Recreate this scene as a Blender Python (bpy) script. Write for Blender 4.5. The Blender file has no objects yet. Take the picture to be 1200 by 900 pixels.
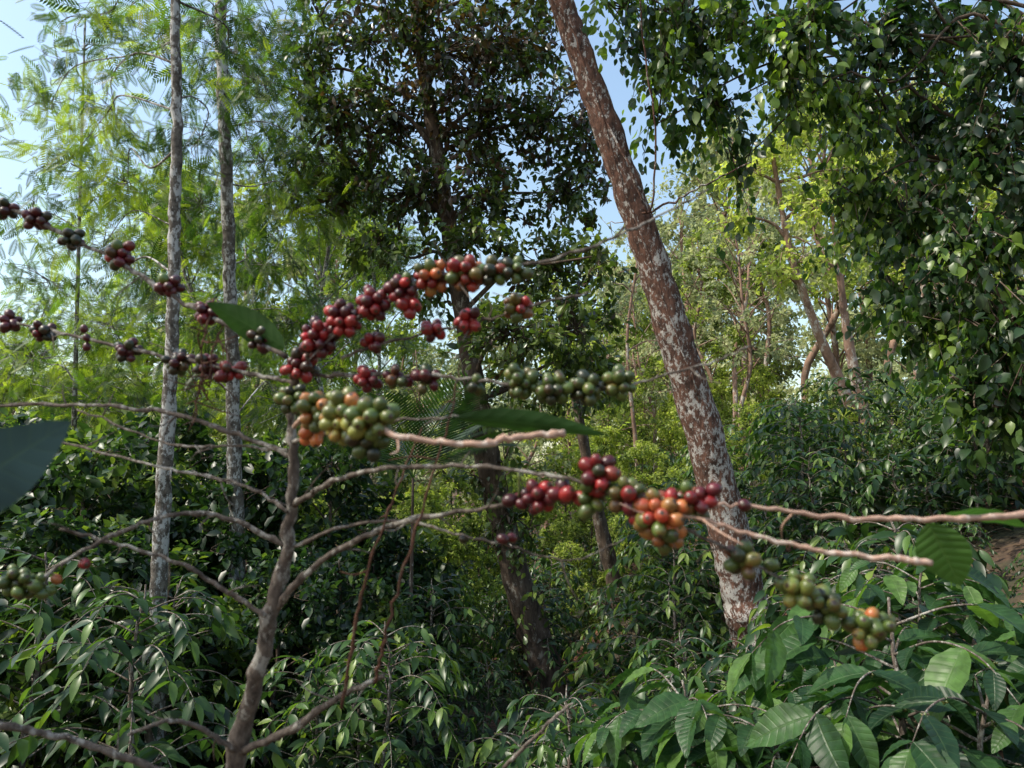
import bpy, math
import numpy as np
rng = np.random.default_rng(11)
scene = bpy.context.scene
COL = scene.collection

# ------------------------------------------------------------------ survey
CAMZ = 1.6
PITCH = math.radians(10.0)
FPX = 811.0
FW = np.array([0, math.cos(PITCH), math.sin(PITCH)])
UP = np.array([0, -math.sin(PITCH), math.cos(PITCH)])
RT = np.array([1.0, 0, 0])

def W(px, py, d):
    """world position of a surveyed point (sighted from the standpoint, at distance d)"""
    return np.array([0, 0, CAMZ]) + d * (FW + RT * (px - 600) / FPX + UP * (450 - py) / FPX)

def sstep(a, b, x):
    t = np.clip((x - a) / (b - a), 0, 1)
    return t * t * (3 - 2 * t)

def ground(x, y):
    x = np.asarray(x, float); y = np.asarray(y, float)
    z = -0.95 * sstep(0, 7, y)
    xr = np.maximum(0, x - 0.9)
    z = z + 5.0 * (1 - np.exp(-xr / 6.5)) * sstep(0.0, 4.0, y) + 0.10 * np.maximum(0, x - 5) * sstep(8, 14, y) * (1 - sstep(60, 200, x))
    z = z + 0.07 * np.maximum(0, y - 30) * (1 - sstep(150, 320, y) * 0.3)
    z = z + 0.05 * np.sin(x * 1.3 + 0.6) * np.cos(y * 1.1) + 0.02 * np.sin(x * 4.1) * np.sin(y * 3.7)
    return z

# ------------------------------------------------------------------ mesh kit
class MB:
    def __init__(s):
        s.V = []; s.F = []; s.T = []; s.UV = []; s.C = []; s.n = 0
    def add(s, V, F, tint=None, uv=None, col=None):
        V = np.asarray(V, float)
        s.V.append(V); s.F.append(np.asarray(F, np.int64) + s.n)
        k = len(V); s.n += k
        s.T.append(np.zeros(k) if tint is None else np.broadcast_to(tint, (k,)))
        s.UV.append(np.zeros((k, 2)) if uv is None else uv)
        s.C.append(np.ones((k, 4)) if col is None else col)
    def mesh(s, name, mat, origin=(0, 0, 0), smooth=True):
        V = np.concatenate(s.V) - np.asarray(origin, float)
        F = np.concatenate(s.F)
        T = np.concatenate(s.T); UV = np.concatenate(s.UV); C = np.concatenate(s.C)
        me = bpy.data.meshes.new(name)
        me.vertices.add(len(V)); me.vertices.foreach_set("co", V.astype(np.float32).ravel())
        me.loops.add(F.size); me.loops.foreach_set("vertex_index", F.astype(np.int32).ravel())
        me.polygons.add(len(F))
        me.polygons.foreach_set("loop_start", (np.arange(len(F)) * 4).astype(np.int32))
        me.polygons.foreach_set("use_smooth", np.full(len(F), smooth))
        me.update(calc_edges=True)
        a = me.attributes.new("tint", 'FLOAT', 'POINT'); a.data.foreach_set("value", T.astype(np.float32))
        a = me.attributes.new("luv", 'FLOAT_VECTOR', 'POINT')
        a.data.foreach_set("vector", np.c_[UV, np.zeros(len(UV))].astype(np.float32).ravel())
        a = me.attributes.new("bcol", 'FLOAT_COLOR', 'POINT'); a.data.foreach_set("color", C.astype(np.float32).ravel())
        me.materials.append(mat)
        return me

def unit(v):
    return v / np.maximum(np.linalg.norm(v, axis=-1, keepdims=True), 1e-9)

def catmull(P, seg):
    P = np.asarray(P, float)
    if len(P) < 3:
        t = np.linspace(0, 1, seg + 1)[:, None]
        return P[0] * (1 - t) + P[-1] * t
    Q = np.vstack([2 * P[0] - P[1], P, 2 * P[-1] - P[-2]])
    out = []
    for i in range(1, len(Q) - 2):
        p0, p1, p2, p3 = Q[i - 1:i + 3]
        t = np.linspace(0, 1, seg, endpoint=False)[:, None]
        out.append(0.5 * (2 * p1 + (p2 - p0) * t + (2 * p0 - 5 * p1 + 4 * p2 - p3) * t * t + (-p0 + 3 * p1 - 3 * p2 + p3) * t ** 3))
    out.append(P[-1:])
    return np.vstack(out)

def tube(mb, pts, rads, sides=8, seg=5, lump=0.0, knots=0.0, jit=0.0, tint=0.0):
    P = catmull(pts, seg)
    n = len(P)
    R = np.interp(np.linspace(0, 1, n), np.linspace(0, 1, len(rads)), rads)
    if jit:
        J = rng.normal(0, jit, P.shape); J[0] = 0; J[-1] = 0
        P = P + J
    if knots:
        R = R * (1 + knots * (rng.random(n) ** 4))
    D = unit(np.gradient(P, axis=0))
    ref = np.array([0.13, 0.31, 0.94]) if abs(np.mean(D[:, 2])) < 0.8 else np.array([0.96, 0.2, 0.1])
    A = unit(np.cross(D, ref)); B = np.cross(D, A)
    ang = np.linspace(0, 2 * np.pi, sides, endpoint=False)
    rr = R[:, None] * (1 + lump * rng.normal(0, 1, (n, sides)))
    V = P[:, None, :] + rr[..., None] * (np.cos(ang)[None, :, None] * A[:, None, :] + np.sin(ang)[None, :, None] * B[:, None, :])
    cap0 = P[0] + (V[0] - P[0]) * 0.02; cap1 = P[-1] + (V[-1] - P[-1]) * 0.02
    V = np.concatenate([cap0[None], V, cap1[None]])
    m = len(V)
    i = np.arange(m - 1)[:, None]; j = np.arange(sides)[None, :]; j2 = (j + 1) % sides
    F = np.stack([i * sides + j, i * sides + j2, (i + 1) * sides + j2, (i + 1) * sides + j], -1).reshape(-1, 4)
    mb.add(V.reshape(-1, 3), F, tint=tint)
    return P

def leaf_template(n, m, wfun, droop=0.25, fold=0.25, wave=0.0, curl=0.0):
    t = np.linspace(0, 1, n + 1); s = np.linspace(-1, 1, m)
    TT, SS = np.meshgrid(t, s, indexing='ij')
    w = np.maximum(wfun(TT), 0.004)
    y = SS * w
    z = -droop * TT ** 2 + fold * np.abs(y) - curl * (SS ** 2) * w + wave * np.sin(TT * 26) * SS ** 2
    V = np.stack([TT - 0.0 * z, y, z], -1).reshape(-1, 3)
    UV = np.stack([TT, SS * .5 + .5], -1).reshape(-1, 2)
    F = []
    for a in range(n):
        for b in range(m - 1):
            F.append([a * m + b, (a + 1) * m + b, (a + 1) * m + b + 1, a * m + b + 1])
    return dict(V=V, F=np.array(F), UV=UV)

wc = lambda t: 0.21 * np.sin(np.pi * np.clip(t, 0, 1) ** 0.9) ** 0.8 * (1 - 0.25 * t)
wb = lambda t: 0.27 * np.sin(np.pi * np.clip(t, 0, 1) ** 0.9) ** 0.8 * (1 - 0.25 * t)
wh = lambda t: 0.31 * np.sin(np.pi * np.clip(t, 0, 1) ** 0.75) ** 0.9
we = lambda t: 0.27 * np.sin(np.pi * t ** 0.85) ** 0.9
T_BIG = leaf_template(12, 5, wb, droop=0.30, fold=0.30, wave=0.016)
T_COF = leaf_template(5, 3, wc, droop=0.32, fold=0.3)
T_HRT = leaf_template(4, 3, wh, droop=0.25, fold=0.25)
T_ELL = leaf_template(3, 3, we, droop=0.2, fold=0.25)
T_SML = leaf_template(2, 2, lambda t: 0.28 * np.sin(np.pi * t), droop=0.15, fold=0.0)
def frond_template(pairs=11, ll=0.25, wd=0.029, dr_=0.2):
    V = []; F = []; UV = []
    def q(a, b, c, d):
        k = len(V); V.extend([a, b, c, d]); F.append([k, k + 1, k + 2, k + 3]); UV.extend([[0, .5]] * 4)
    for i in range(4):
        a, b = i / 4, (i + 1) / 4
        q([a, -.006, -dr_ * a * a], [b, -.005, -dr_ * b * b], [b, .005, -dr_ * b * b], [a, .006, -dr_ * a * a])
    for i in range(pairs):
        t = 0.12 + 0.86 * i / (pairs - 1)
        L = ll * math.sin(math.pi * (0.18 + 0.75 * t)) + 0.04
        for sg in (-1, 1):
            b = np.array([t, 0, -dr_ * t * t]); dr = np.array([0.75, sg * 0.9, -0.25 - dr_ * .5]); dr /= np.linalg.norm(dr)
            e = b + dr * L; mid = b + dr * L * .45; nn = np.array([-dr[1], dr[0], 0]) * wd
            q(list(b), list(mid - nn), list(e), list(mid + nn))
    return dict(V=np.array(V), F=np.array(F), UV=np.array(UV, float))
T_FRD = frond_template()
T_PALM = frond_template(30, 0.42, 0.010, 0.6)
def berry_template(a=12, b=9):
    V = []; UV = []; F = []
    for i in range(b):
        th = math.pi * i / (b - 1)
        x = -math.cos(th) * 1.22; r = math.sin(th)
        if i == b - 1: x -= 0.10
        r = max(r, 0.03)
        for j in range(a):
            p = 2 * math.pi * j / a
            V.append([x, r * math.cos(p), r * math.sin(p)]); UV.append([i / (b - 1), j / a])
    for i in range(b - 1):
        for j in range(a):
            F.append([i * a + j, i * a + (j + 1) % a, (i + 1) * a + (j + 1) % a, (i + 1) * a + j])
    return dict(V=np.array(V), F=np.array(F), UV=np.array(UV))
T_BER = berry_template()

def scatter(mb, T, pos, X, N, scale, tint=None, col=None):
    pos = np.asarray(pos, float); n = len(pos)
    if n == 0: return
    X = unit(np.asarray(X, float)); Y = unit(np.cross(N, X)); Z = np.cross(X, Y)
    s = np.broadcast_to(np.asarray(scale, float), (n,))
    tv = T['V']; k = len(tv)
    V = pos[:, None] + s[:, None, None] * (tv[None, :, 0:1] * X[:, None] + tv[None, :, 1:2] * Y[:, None] + tv[None, :, 2:3] * Z[:, None])
    F = (T['F'][None] + (np.arange(n) * k)[:, None, None]).reshape(-1, 4)
    tint = rng.random(n) if tint is None else tint
    C = None if col is None else np.repeat(col, k, axis=0)
    mb.add(V.reshape(-1, 3), F, tint=np.repeat(tint, k), uv=np.tile(T['UV'], (n, 1)), col=C)

# ------------------------------------------------------------------ materials
def new_mat(name):
    m = bpy.data.materials.new(name); m.use_nodes = True
    nt = m.node_tree; nt.nodes.clear()
    return m, nt, nt.nodes, nt.links

def ramp(nodes, stops):
    r = nodes.new("ShaderNodeValToRGB"); e = r.color_ramp.elements
    while len(e) < len(stops): e.new(0.5)
    for i, (p, c) in enumerate(stops):
        e[i].position = p; e[i].color = (*c, 1)
    return r

def leaf_mat(name, stops, trans=0.35, rough=0.42, tmul=(2.4, 2.6, 0.9), vein=False, spec=0.5, vamt=0.22):
    m, nt, N, L = new_mat(name)
    out = N.new("ShaderNodeOutputMaterial")
    at = N.new("ShaderNodeAttribute"); at.attribute_name = "tint"
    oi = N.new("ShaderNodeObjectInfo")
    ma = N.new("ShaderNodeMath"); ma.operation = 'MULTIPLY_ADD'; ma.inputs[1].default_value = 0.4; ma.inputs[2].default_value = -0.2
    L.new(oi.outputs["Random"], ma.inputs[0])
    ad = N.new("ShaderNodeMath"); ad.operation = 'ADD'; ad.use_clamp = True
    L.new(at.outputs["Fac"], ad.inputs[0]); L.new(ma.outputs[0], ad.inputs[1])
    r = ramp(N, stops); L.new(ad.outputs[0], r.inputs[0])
    colr = r.outputs[0]
    tc = N.new("ShaderNodeTexCoord"); nz = N.new("ShaderNodeTexNoise"); nz.inputs["Scale"].default_value = 9 if not vein else 25
    L.new(tc.outputs["Object"], nz.inputs["Vector"])
    mr = N.new("ShaderNodeMapRange"); mr.inputs[1].default_value = 0.3; mr.inputs[2].default_value = 0.7; mr.inputs[3].default_value = 0.65; mr.inputs[4].default_value = 1.3
    L.new(nz.outputs[0], mr.inputs[0])
    mx = N.new("ShaderNodeMix"); mx.data_type = 'RGBA'; mx.blend_type = 'MULTIPLY'; mx.inputs[0].default_value = 1
    L.new(colr, mx.inputs[6]); L.new(mr.outputs[0], mx.inputs[7]); colr = mx.outputs[2]
    p = N.new("ShaderNodeBsdfPrincipled"); p.inputs["Roughness"].default_value = rough
    p.inputs["Specular IOR Level"].default_value = spec
    if vein:
        uv = N.new("ShaderNodeAttribute"); uv.attribute_name = "luv"
        sp = N.new("ShaderNodeSeparateXYZ"); L.new(uv.outputs["Vector"], sp.inputs[0])
        def mth(op, a, b=None, clamp=False):
            q = N.new("ShaderNodeMath"); q.operation = op; q.use_clamp = clamp
            for i, v in enumerate((a, b)):
                if v is None: continue
                if isinstance(v, (int, float)): q.inputs[i].default_value = v
                else: L.new(v, q.inputs[i])
            return q.outputs[0]
        av = mth('ABSOLUTE', mth('SUBTRACT', sp.outputs[1], 0.5))
        ph = mth('SUBTRACT', sp.outputs[0], mth('MULTIPLY', av, 0.22))
        fr = mth('ABSOLUTE', mth('SUBTRACT', mth('FRACT', mth('MULTIPLY', ph, 9.0)), 0.5))
        side = mth('SUBTRACT', 1.0, mth('MULTIPLY', fr, 9.0), True)
        mid = mth('SUBTRACT', 1.0, mth('MULTIPLY', av, 24.0), True)
        vn = mth('MAXIMUM', mth('MULTIPLY', side, 0.5), mid)
        mv = N.new("ShaderNodeMix"); mv.data_type = 'RGBA'
        L.new(mth('MULTIPLY', vn, vamt), mv.inputs[0]); L.new(colr, mv.inputs[6])
        mv.inputs[7].default_value = (0.14, 0.22, 0.08, 1); colr = mv.outputs[2]
        bp = N.new("ShaderNodeBump"); bp.inputs["Strength"].default_value = 0.45 if vamt > .15 else 0.12; bp.inputs["Distance"].default_value = 0.003
        hh = mth('SUBTRACT', mth('MULTIPLY', fr, 1.0), vn)
        L.new(hh, bp.inputs["Height"]); L.new(bp.outputs[0], p.inputs["Normal"])
    L.new(colr, p.inputs["Base Color"])
    tr = N.new("ShaderNodeBsdfTranslucent")
    tm = N.new("ShaderNodeMix"); tm.data_type = 'RGBA'; tm.blend_type = 'MULTIPLY'; tm.inputs[0].default_value = 1
    L.new(colr, tm.inputs[6]); tm.inputs[7].default_value = (*tmul, 1); L.new(tm.outputs[2], tr.inputs[0])
    ms = N.new("ShaderNodeMixShader"); ms.inputs[0].default_value = trans
    L.new(p.outputs[0], ms.inputs[1]); L.new(tr.outputs[0], ms.inputs[2]); L.new(ms.outputs[0], out.inputs[0])
    return m

def bark_mat(name, c1, c2, patch, pamt=0.5, scale=8, stretch=0.25, pscale=14, bump=0.6, soft=0.06, zgrad=0.0, bd=0.02):
    m, nt, N, L = new_mat(name)
    out = N.new("ShaderNodeOutputMaterial"); p = N.new("ShaderNodeBsdfPrincipled")
    p.inputs["Roughness"].default_value = 0.9; p.inputs["Specular IOR Level"].default_value = 0.15
    tc = N.new("ShaderNodeTexCoord"); mp = N.new("ShaderNodeMapping"); mp.inputs["Scale"].default_value = (1, 1, stretch)
    L.new(tc.outputs["Object"], mp.inputs[0])
    n1 = N.new("ShaderNodeTexNoise"); n1.inputs["Scale"].default_value = scale; n1.inputs["Detail"].default_value = 8; n1.inputs["Roughness"].default_value = 0.7
    L.new(mp.outputs[0], n1.inputs["Vector"])
    r1 = ramp(N, [(0.38, c2), (0.62, c1)]); L.new(n1.outputs[0], r1.inputs[0])
    mp2 = N.new("ShaderNodeMapping"); mp2.inputs["Scale"].default_value = (1, 1, 0.6); L.new(tc.outputs["Object"], mp2.inputs[0])
    n2 = N.new("ShaderNodeTexNoise"); n2.inputs["Scale"].default_value = pscale; n2.inputs["Detail"].default_value = 9; n2.inputs["Roughness"].default_value = 0.75
    L.new(mp2.outputs[0], n2.inputs["Vector"])
    n3 = N.new("ShaderNodeTexNoise"); n3.inputs["Scale"].default_value = pscale * .16; n3.inputs["Detail"].default_value = 2
    L.new(tc.outputs["Object"], n3.inputs["Vector"])
    q3 = N.new("ShaderNodeMath"); q3.operation = 'MULTIPLY_ADD'; q3.inputs[1].default_value = 0.3; q3.inputs[2].default_value = -0.15
    L.new(n3.outputs[0], q3.inputs[0]); q4 = N.new("ShaderNodeMath"); L.new(q3.outputs[0], q4.inputs[0]); L.new(n2.outputs[0], q4.inputs[1])
    nf = q4.outputs[0]
    if zgrad:
        sz = N.new("ShaderNodeSeparateXYZ"); L.new(tc.outputs["Object"], sz.inputs[0])
        q = N.new("ShaderNodeMath"); q.operation = 'MULTIPLY_ADD'; q.inputs[1].default_value = -zgrad; q.inputs[2].default_value = zgrad * 3
        L.new(sz.outputs[2], q.inputs[0]); q2 = N.new("ShaderNodeMath"); L.new(q.outputs[0], q2.inputs[0]); L.new(nf, q2.inputs[1]); nf = q2.outputs[0]
    a = 0.62 - 0.2 * pamt
    r2 = ramp(N, [(a, (0, 0, 0)), (a + soft, (1, 1, 1))]); L.new(nf, r2.inputs[0])
    mx = N.new("ShaderNodeMix"); mx.data_type = 'RGBA'
    L.new(r2.outputs[0], mx.inputs[0]); L.new(r1.outputs[0], mx.inputs[6]); mx.inputs[7].default_value = (*patch, 1)
    L.new(mx.outputs[2], p.inputs["Base Color"])
    bp = N.new("ShaderNodeBump"); bp.inputs["Strength"].default_value = bump; bp.inputs["Distance"].default_value = bd
    L.new(n1.outputs[0], bp.inputs["Height"]); L.new(bp.outputs[0], p.inputs["Normal"])
    L.new(p.outputs[0], out.inputs[0])
    return m

def berry_mat():
    m, nt, N, L = new_mat("coffee_cherry_skin")
    out = N.new("ShaderNodeOutputMaterial"); p = N.new("ShaderNodeBsdfPrincipled")
    p.inputs["Roughness"].default_value = 0.33; p.inputs["Specular IOR Level"].default_value = 0.5
    at = N.new("ShaderNodeAttribute"); at.attribute_name = "bcol"
    tc = N.new("ShaderNodeTexCoord"); nz = N.new("ShaderNodeTexNoise"); nz.inputs["Scale"].default_value = 90; nz.inputs["Detail"].default_value = 3
    L.new(tc.outputs["Object"], nz.inputs["Vector"])
    rb = ramp(N, [(0.50, (1, 1, 1)), (0.68, (1.0, 0.35, 0.45))]); L.new(nz.outputs[0], rb.inputs[0])
    mr = N.new("ShaderNodeMapRange"); mr.inputs[1].default_value = 0.3; mr.inputs[2].default_value = 0.7; mr.inputs[3].default_value = 0.5; mr.inputs[4].default_value = 1.4
    L.new(nz.outputs[0], mr.inputs[0])
    mx = N.new("ShaderNodeMix"); mx.data_type = 'RGBA'; mx.blend_type = 'MULTIPLY'; mx.inputs[0].default_value = 1
    L.new(at.outputs["Color"], mx.inputs[6]); L.new(mr.outputs[0], mx.inputs[7])
    m3 = N.new("ShaderNodeMix"); m3.data_type = 'RGBA'; m3.blend_type = 'MULTIPLY'; m3.inputs[0].default_value = 0.8
    L.new(mx.outputs[2], m3.inputs[6]); L.new(rb.outputs[0], m3.inputs[7])
    uv = N.new("ShaderNodeAttribute"); uv.attribute_name = "luv"
    sp = N.new("ShaderNodeSeparateXYZ"); L.new(uv.outputs["Vector"], sp.inputs[0])
    r = ramp(N, [(0.86, (0, 0, 0)), (0.92, (1, 1, 1))]); L.new(sp.outputs[0], r.inputs[0])
    m2 = N.new("ShaderNodeMix"); m2.data_type = 'RGBA'; L.new(r.outputs[0], m2.inputs[0])
    L.new(m3.outputs[2], m2.inputs[6]); m2.inputs[7].default_value = (0.05, 0.03, 0.018, 1)
    L.new(m2.outputs[2], p.inputs["Base Color"]); L.new(p.outputs[0], out.inputs[0])
    return m

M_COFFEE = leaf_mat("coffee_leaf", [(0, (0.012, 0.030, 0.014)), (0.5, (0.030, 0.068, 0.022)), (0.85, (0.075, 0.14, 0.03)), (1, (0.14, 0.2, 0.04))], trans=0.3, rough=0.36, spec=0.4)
M_COFBIG = leaf_mat("large_coffee_leaf", [(0, (0.010, 0.030, 0.014)), (0.6, (0.028, 0.072, 0.022)), (0.92, (0.062, 0.13, 0.03)), (1, (0.08, 0.15, 0.035))], trans=0.3, rough=0.42, vein=True, spec=0.32)
M_PLAIN = leaf_mat("smooth_dark_leaf", [(0, (0.012, 0.034, 0.012)), (1, (0.030, 0.072, 0.018))], trans=0.33, rough=0.5, vein=True, spec=0.25, vamt=0.08)
M_BLUELEAF = leaf_mat("blue_green_leaf", [(0, (0.028, 0.052, 0.056)), (1, (0.045, 0.08, 0.08))], trans=0.15, rough=0.6, spec=0.15, vein=True, vamt=0.14, tmul=(1.2, 1.4, 1.3))
M_FEATHER = leaf_mat("feathery_leaf", [(0, (0.018, 0.040, 0.014)), (0.4, (0.07, 0.125, 0.025)), (1, (0.24, 0.29, 0.045))], trans=0.5, rough=0.5, tmul=(2.2, 2.4, 0.7))  # bright end of the ramp paints sunlit against dark foliage
M_DARK = leaf_mat("dark_tree_leaf", [(0, (0.052, 0.030, 0.020)), (0.12, (0.030, 0.046, 0.018)), (0.6, (0.055, 0.095, 0.026)), (1, (0.18, 0.23, 0.045))], trans=0.28, rough=0.31)  # reddish dark stop puts backlit shading into the leaf colour
M_SHRUB = leaf_mat("dark_shrub_leaf", [(0, (0.010, 0.026, 0.012)), (0.6, (0.034, 0.072, 0.022)), (1, (0.15, 0.21, 0.04))], trans=0.32, rough=0.38)
M_HEART = leaf_mat("glossy_drooping_leaf", [(0, (0.014, 0.034, 0.016)), (0.45, (0.036, 0.076, 0.024)), (1, (0.20, 0.29, 0.045))], trans=0.44, rough=0.36, spec=0.55)
M_OLIVE = leaf_mat("olive_tree_leaf", [(0, (0.06, 0.09, 0.03)), (0.45, (0.20, 0.26, 0.065)), (1, (0.38, 0.42, 0.11))], trans=0.5, rough=0.6, tmul=(1.8, 1.9, 0.9), spec=0.25)  # leaf colour brightened to look sunny and less yellow for haze
M_FAR_HAZE = leaf_mat("haze_paled_leaf", [(0, (0.15, 0.19, 0.12)), (0.5, (0.30, 0.35, 0.19)), (1, (0.46, 0.48, 0.27))], trans=0.45, rough=0.8, tmul=(1.4, 1.4, 1.0), spec=0.15)  # distance haze is mixed into this leaf colour, no haze volume
M_BARKRED = bark_mat("reddish_lichen_bark", (0.17, 0.088, 0.064), (0.045, 0.028, 0.023), (0.42, 0.40, 0.38), pamt=0.52, scale=20, stretch=0.35, pscale=24, zgrad=0.012, bump=1.0, bd=0.03, soft=.06)
M_BARKPALE = bark_mat("pale_mottled_bark", (0.17, 0.15, 0.13), (0.05, 0.042, 0.036), (0.40, 0.40, 0.39), pamt=0.6, scale=22, stretch=0.8, pscale=20, soft=0.05)
M_BARKDARK = bark_mat("dark_brown_bark", (0.13, 0.095, 0.072), (0.04, 0.03, 0.024), (0.24, 0.22, 0.19), pamt=0.3, scale=12, stretch=0.3, pscale=16)
M_BARKFAR = bark_mat("tan_bark", (0.30, 0.19, 0.14), (0.13, 0.083, 0.063), (0.42, 0.38, 0.34), pamt=0.4, scale=5, stretch=0.3, pscale=6)
M_STEM = bark_mat("coffee_bark", (0.155, 0.125, 0.105), (0.055, 0.043, 0.036), (0.31, 0.29, 0.26), pamt=0.5, scale=110, stretch=0.5, pscale=60, bump=0.9, bd=0.005)
M_TAN = bark_mat("dry_tan_bark", (0.52, 0.34, 0.26), (0.32, 0.195, 0.145), (0.62, 0.5, 0.42), pamt=0.45, scale=90, stretch=1, pscale=60, bump=0.5, bd=0.005)
M_RUST = bark_mat("rusty_twig_bark", (0.15, 0.075, 0.05), (0.08, 0.04, 0.03), (0.2, 0.14, 0.1), pamt=0.2, scale=120, stretch=1, pscale=90)
M_BERRY = berry_mat()

def ground_mat():
    m, nt, N, L = new_mat("red_soil_and_leaf_litter")
    out = N.new("ShaderNodeOutputMaterial"); p = N.new("ShaderNodeBsdfPrincipled"); p.inputs["Roughness"].default_value = 0.95
    tc = N.new("ShaderNodeTexCoord")
    n1 = N.new("ShaderNodeTexNoise"); n1.inputs["Scale"].default_value = 0.9; n1.inputs["Detail"].default_value = 8; L.new(tc.outputs["Object"], n1.inputs["Vector"])
    n2 = N.new("ShaderNodeTexVoronoi"); n2.inputs["Scale"].default_value = 14; L.new(tc.outputs["Object"], n2.inputs["Vector"])
    r1 = ramp(N, [(0.40, (0.04, 0.045, 0.02)), (0.52, (0.11, 0.064, 0.036)), (0.64, (0.25, 0.11, 0.06))]); L.new(n1.outputs[0], r1.inputs[0])
    mx = N.new("ShaderNodeMix"); mx.data_type = 'RGBA'; mx.blend_type = 'MULTIPLY'; mx.inputs[0].default_value = 0.6
    L.new(r1.outputs[0], mx.inputs[6]); L.new(n2.outputs["Distance"], mx.inputs[7])
    L.new(mx.outputs[2], p.inputs["Base Color"])
    bp = N.new("ShaderNodeBump"); bp.inputs["Strength"].default_value = 0.8; bp.inputs["Distance"].default_value = 0.04
    L.new(n2.outputs[0], bp.inputs["Height"]); L.new(bp.outputs[0], p.inputs["Normal"]); L.new(p.outputs[0], out.inputs[0])
    return m

# ------------------------------------------------------------------ object kit
def empty(name, loc, label, category, group=None):
    o = bpy.data.objects.new(name, None); o.empty_display_size = 0.2
    o.location = [float(v) for v in loc]; COL.objects.link(o)
    o["label"] = label; o["category"] = category
    if group: o["group"] = group
    return o
def part(name, me, parent, label=None):
    o = bpy.data.objects.new(name, me); COL.objects.link(o); o.parent = parent
    if label: o["label"] = label
    return o

# ------------------------------------------------------------------ ground
def build_ground():
    a = np.linspace(-1, 1, 181); xs = np.sinh(a * 5.2) / np.sinh(5.2) * 900
    b = np.linspace(-1, 1, 181); ys = np.sinh(b * 5.2) / np.sinh(5.2) * 900 + 4
    X, Y = np.meshgrid(xs, ys, indexing='ij')
    V = np.stack([X, Y, ground(X, Y)], -1).reshape(-1, 3)
    n = 181; i, j = np.meshgrid(np.arange(n - 1), np.arange(n - 1), indexing='ij')
    F = np.stack([i * n + j, (i + 1) * n + j, (i + 1) * n + j + 1, i * n + j + 1], -1).reshape(-1, 4)
    mb = MB(); mb.add(V, F)
    o = bpy.data.objects.new("ground", mb.mesh("ground", ground_mat())); COL.objects.link(o)
    o["kind"] = "structure"; o["label"] = "sloping red soil ground covered with leaf litter"; o["category"] = "ground"
build_ground()
def litter():
    mb = MB(); n = 12000
    x = rng.uniform(-6, 9, n); y = rng.uniform(1.5, 13, n); z = ground(x, y) + 0.012
    X = rng.normal(0, 1, (n, 3)); X[:, 2] *= .25
    N_ = rng.normal(0, .3, (n, 3)) + [0, 0, 1]
    scatter(mb, T_SML, np.c_[x, y, z], X, N_, rng.uniform(.05, .12, n))
    m = leaf_mat("dry_fallen_leaf", [(0, (0.06, 0.035, 0.022)), (.6, (0.14, 0.085, 0.045)), (1, (0.26, 0.17, 0.09))], trans=0.15, rough=0.7, tmul=(1.3, 1.1, 0.8))
    o = bpy.data.objects.new("leaf_litter", mb.mesh("leaf_litter", m)); COL.objects.link(o)
    o["kind"] = "stuff"; o["label"] = "dry brown fallen leaves scattered on the soil"; o["category"] = "fallen leaves"
litter()

# ------------------------------------------------------------------ foliage clumps
def clump_leaves(mb, wood, c, rad, n, T, size, droop=0.5, per=22, twig=0.35, tbias=0.0, tvar=0.3, twr=0.006, sizevar=0.3):
    c = np.asarray(c, float); rad = np.asarray(rad, float)
    k = max(3, int(n / per))
    d = unit(rng.normal(0, 1, (k, 3))); rr = rng.random(k) ** 0.45
    tips = c + d * rr[:, None] * rad
    for q in range(k):
        out = unit(d[q] * 0.8 + rng.normal(0, 0.45, 3) + np.array([0, 0, 0.1 - droop * 0.6]))
        L = twig * (0.6 + 0.8 * rng.random())
        s = tips[q] - out * L * 0.5
        bend = np.array([0, 0, -droop * L * 0.5])
        m = int(per * (0.6 + 0.8 * rng.random()))
        t = rng.random(m)
        P = s + out * (t * L)[:, None] + bend * (t ** 2)[:, None] + rng.normal(0, size * 0.55, (m, 3))
        X = unit(out * 0.6 + rng.normal(0, 0.65, (m, 3)) + np.array([0, 0, -droop]))
        Nn = unit(rng.normal(0, 0.55, (m, 3)) + np.array([0, 0, 0.9]))
        base = np.clip(rng.normal(0.45 + tbias, 0.26), 0, 1)
        ti = np.clip(base + rng.normal(0, tvar * 0.6, m), 0, 1)
        scatter(mb, T, P, X, Nn, size * (1 + sizevar * rng.normal(0, 1, m)).clip(0.45, 1.7), ti)
        if wood is not None:
            a = c + (s - c) * 0.15
            mid = (a + s) / 2 + rng.normal(0, 0.08, 3) * np.linalg.norm(s - a)
            tube(wood, [a, mid, s, s + out * L * 0.8 + bend * 0.6], [twr * 1.8, twr * 1.3, twr, twr * 0.4], sides=4, seg=2)

def to_ground(a, b):
    d = (b - a) / np.linalg.norm(b - a); p = b.copy()
    for _ in range(400):
        if p[2] < float(ground(p[0], p[1])) - 0.12: break
        p = p + d * 0.03; d = unit(d + np.array([0, 0, -0.01]))
    return p

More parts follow.
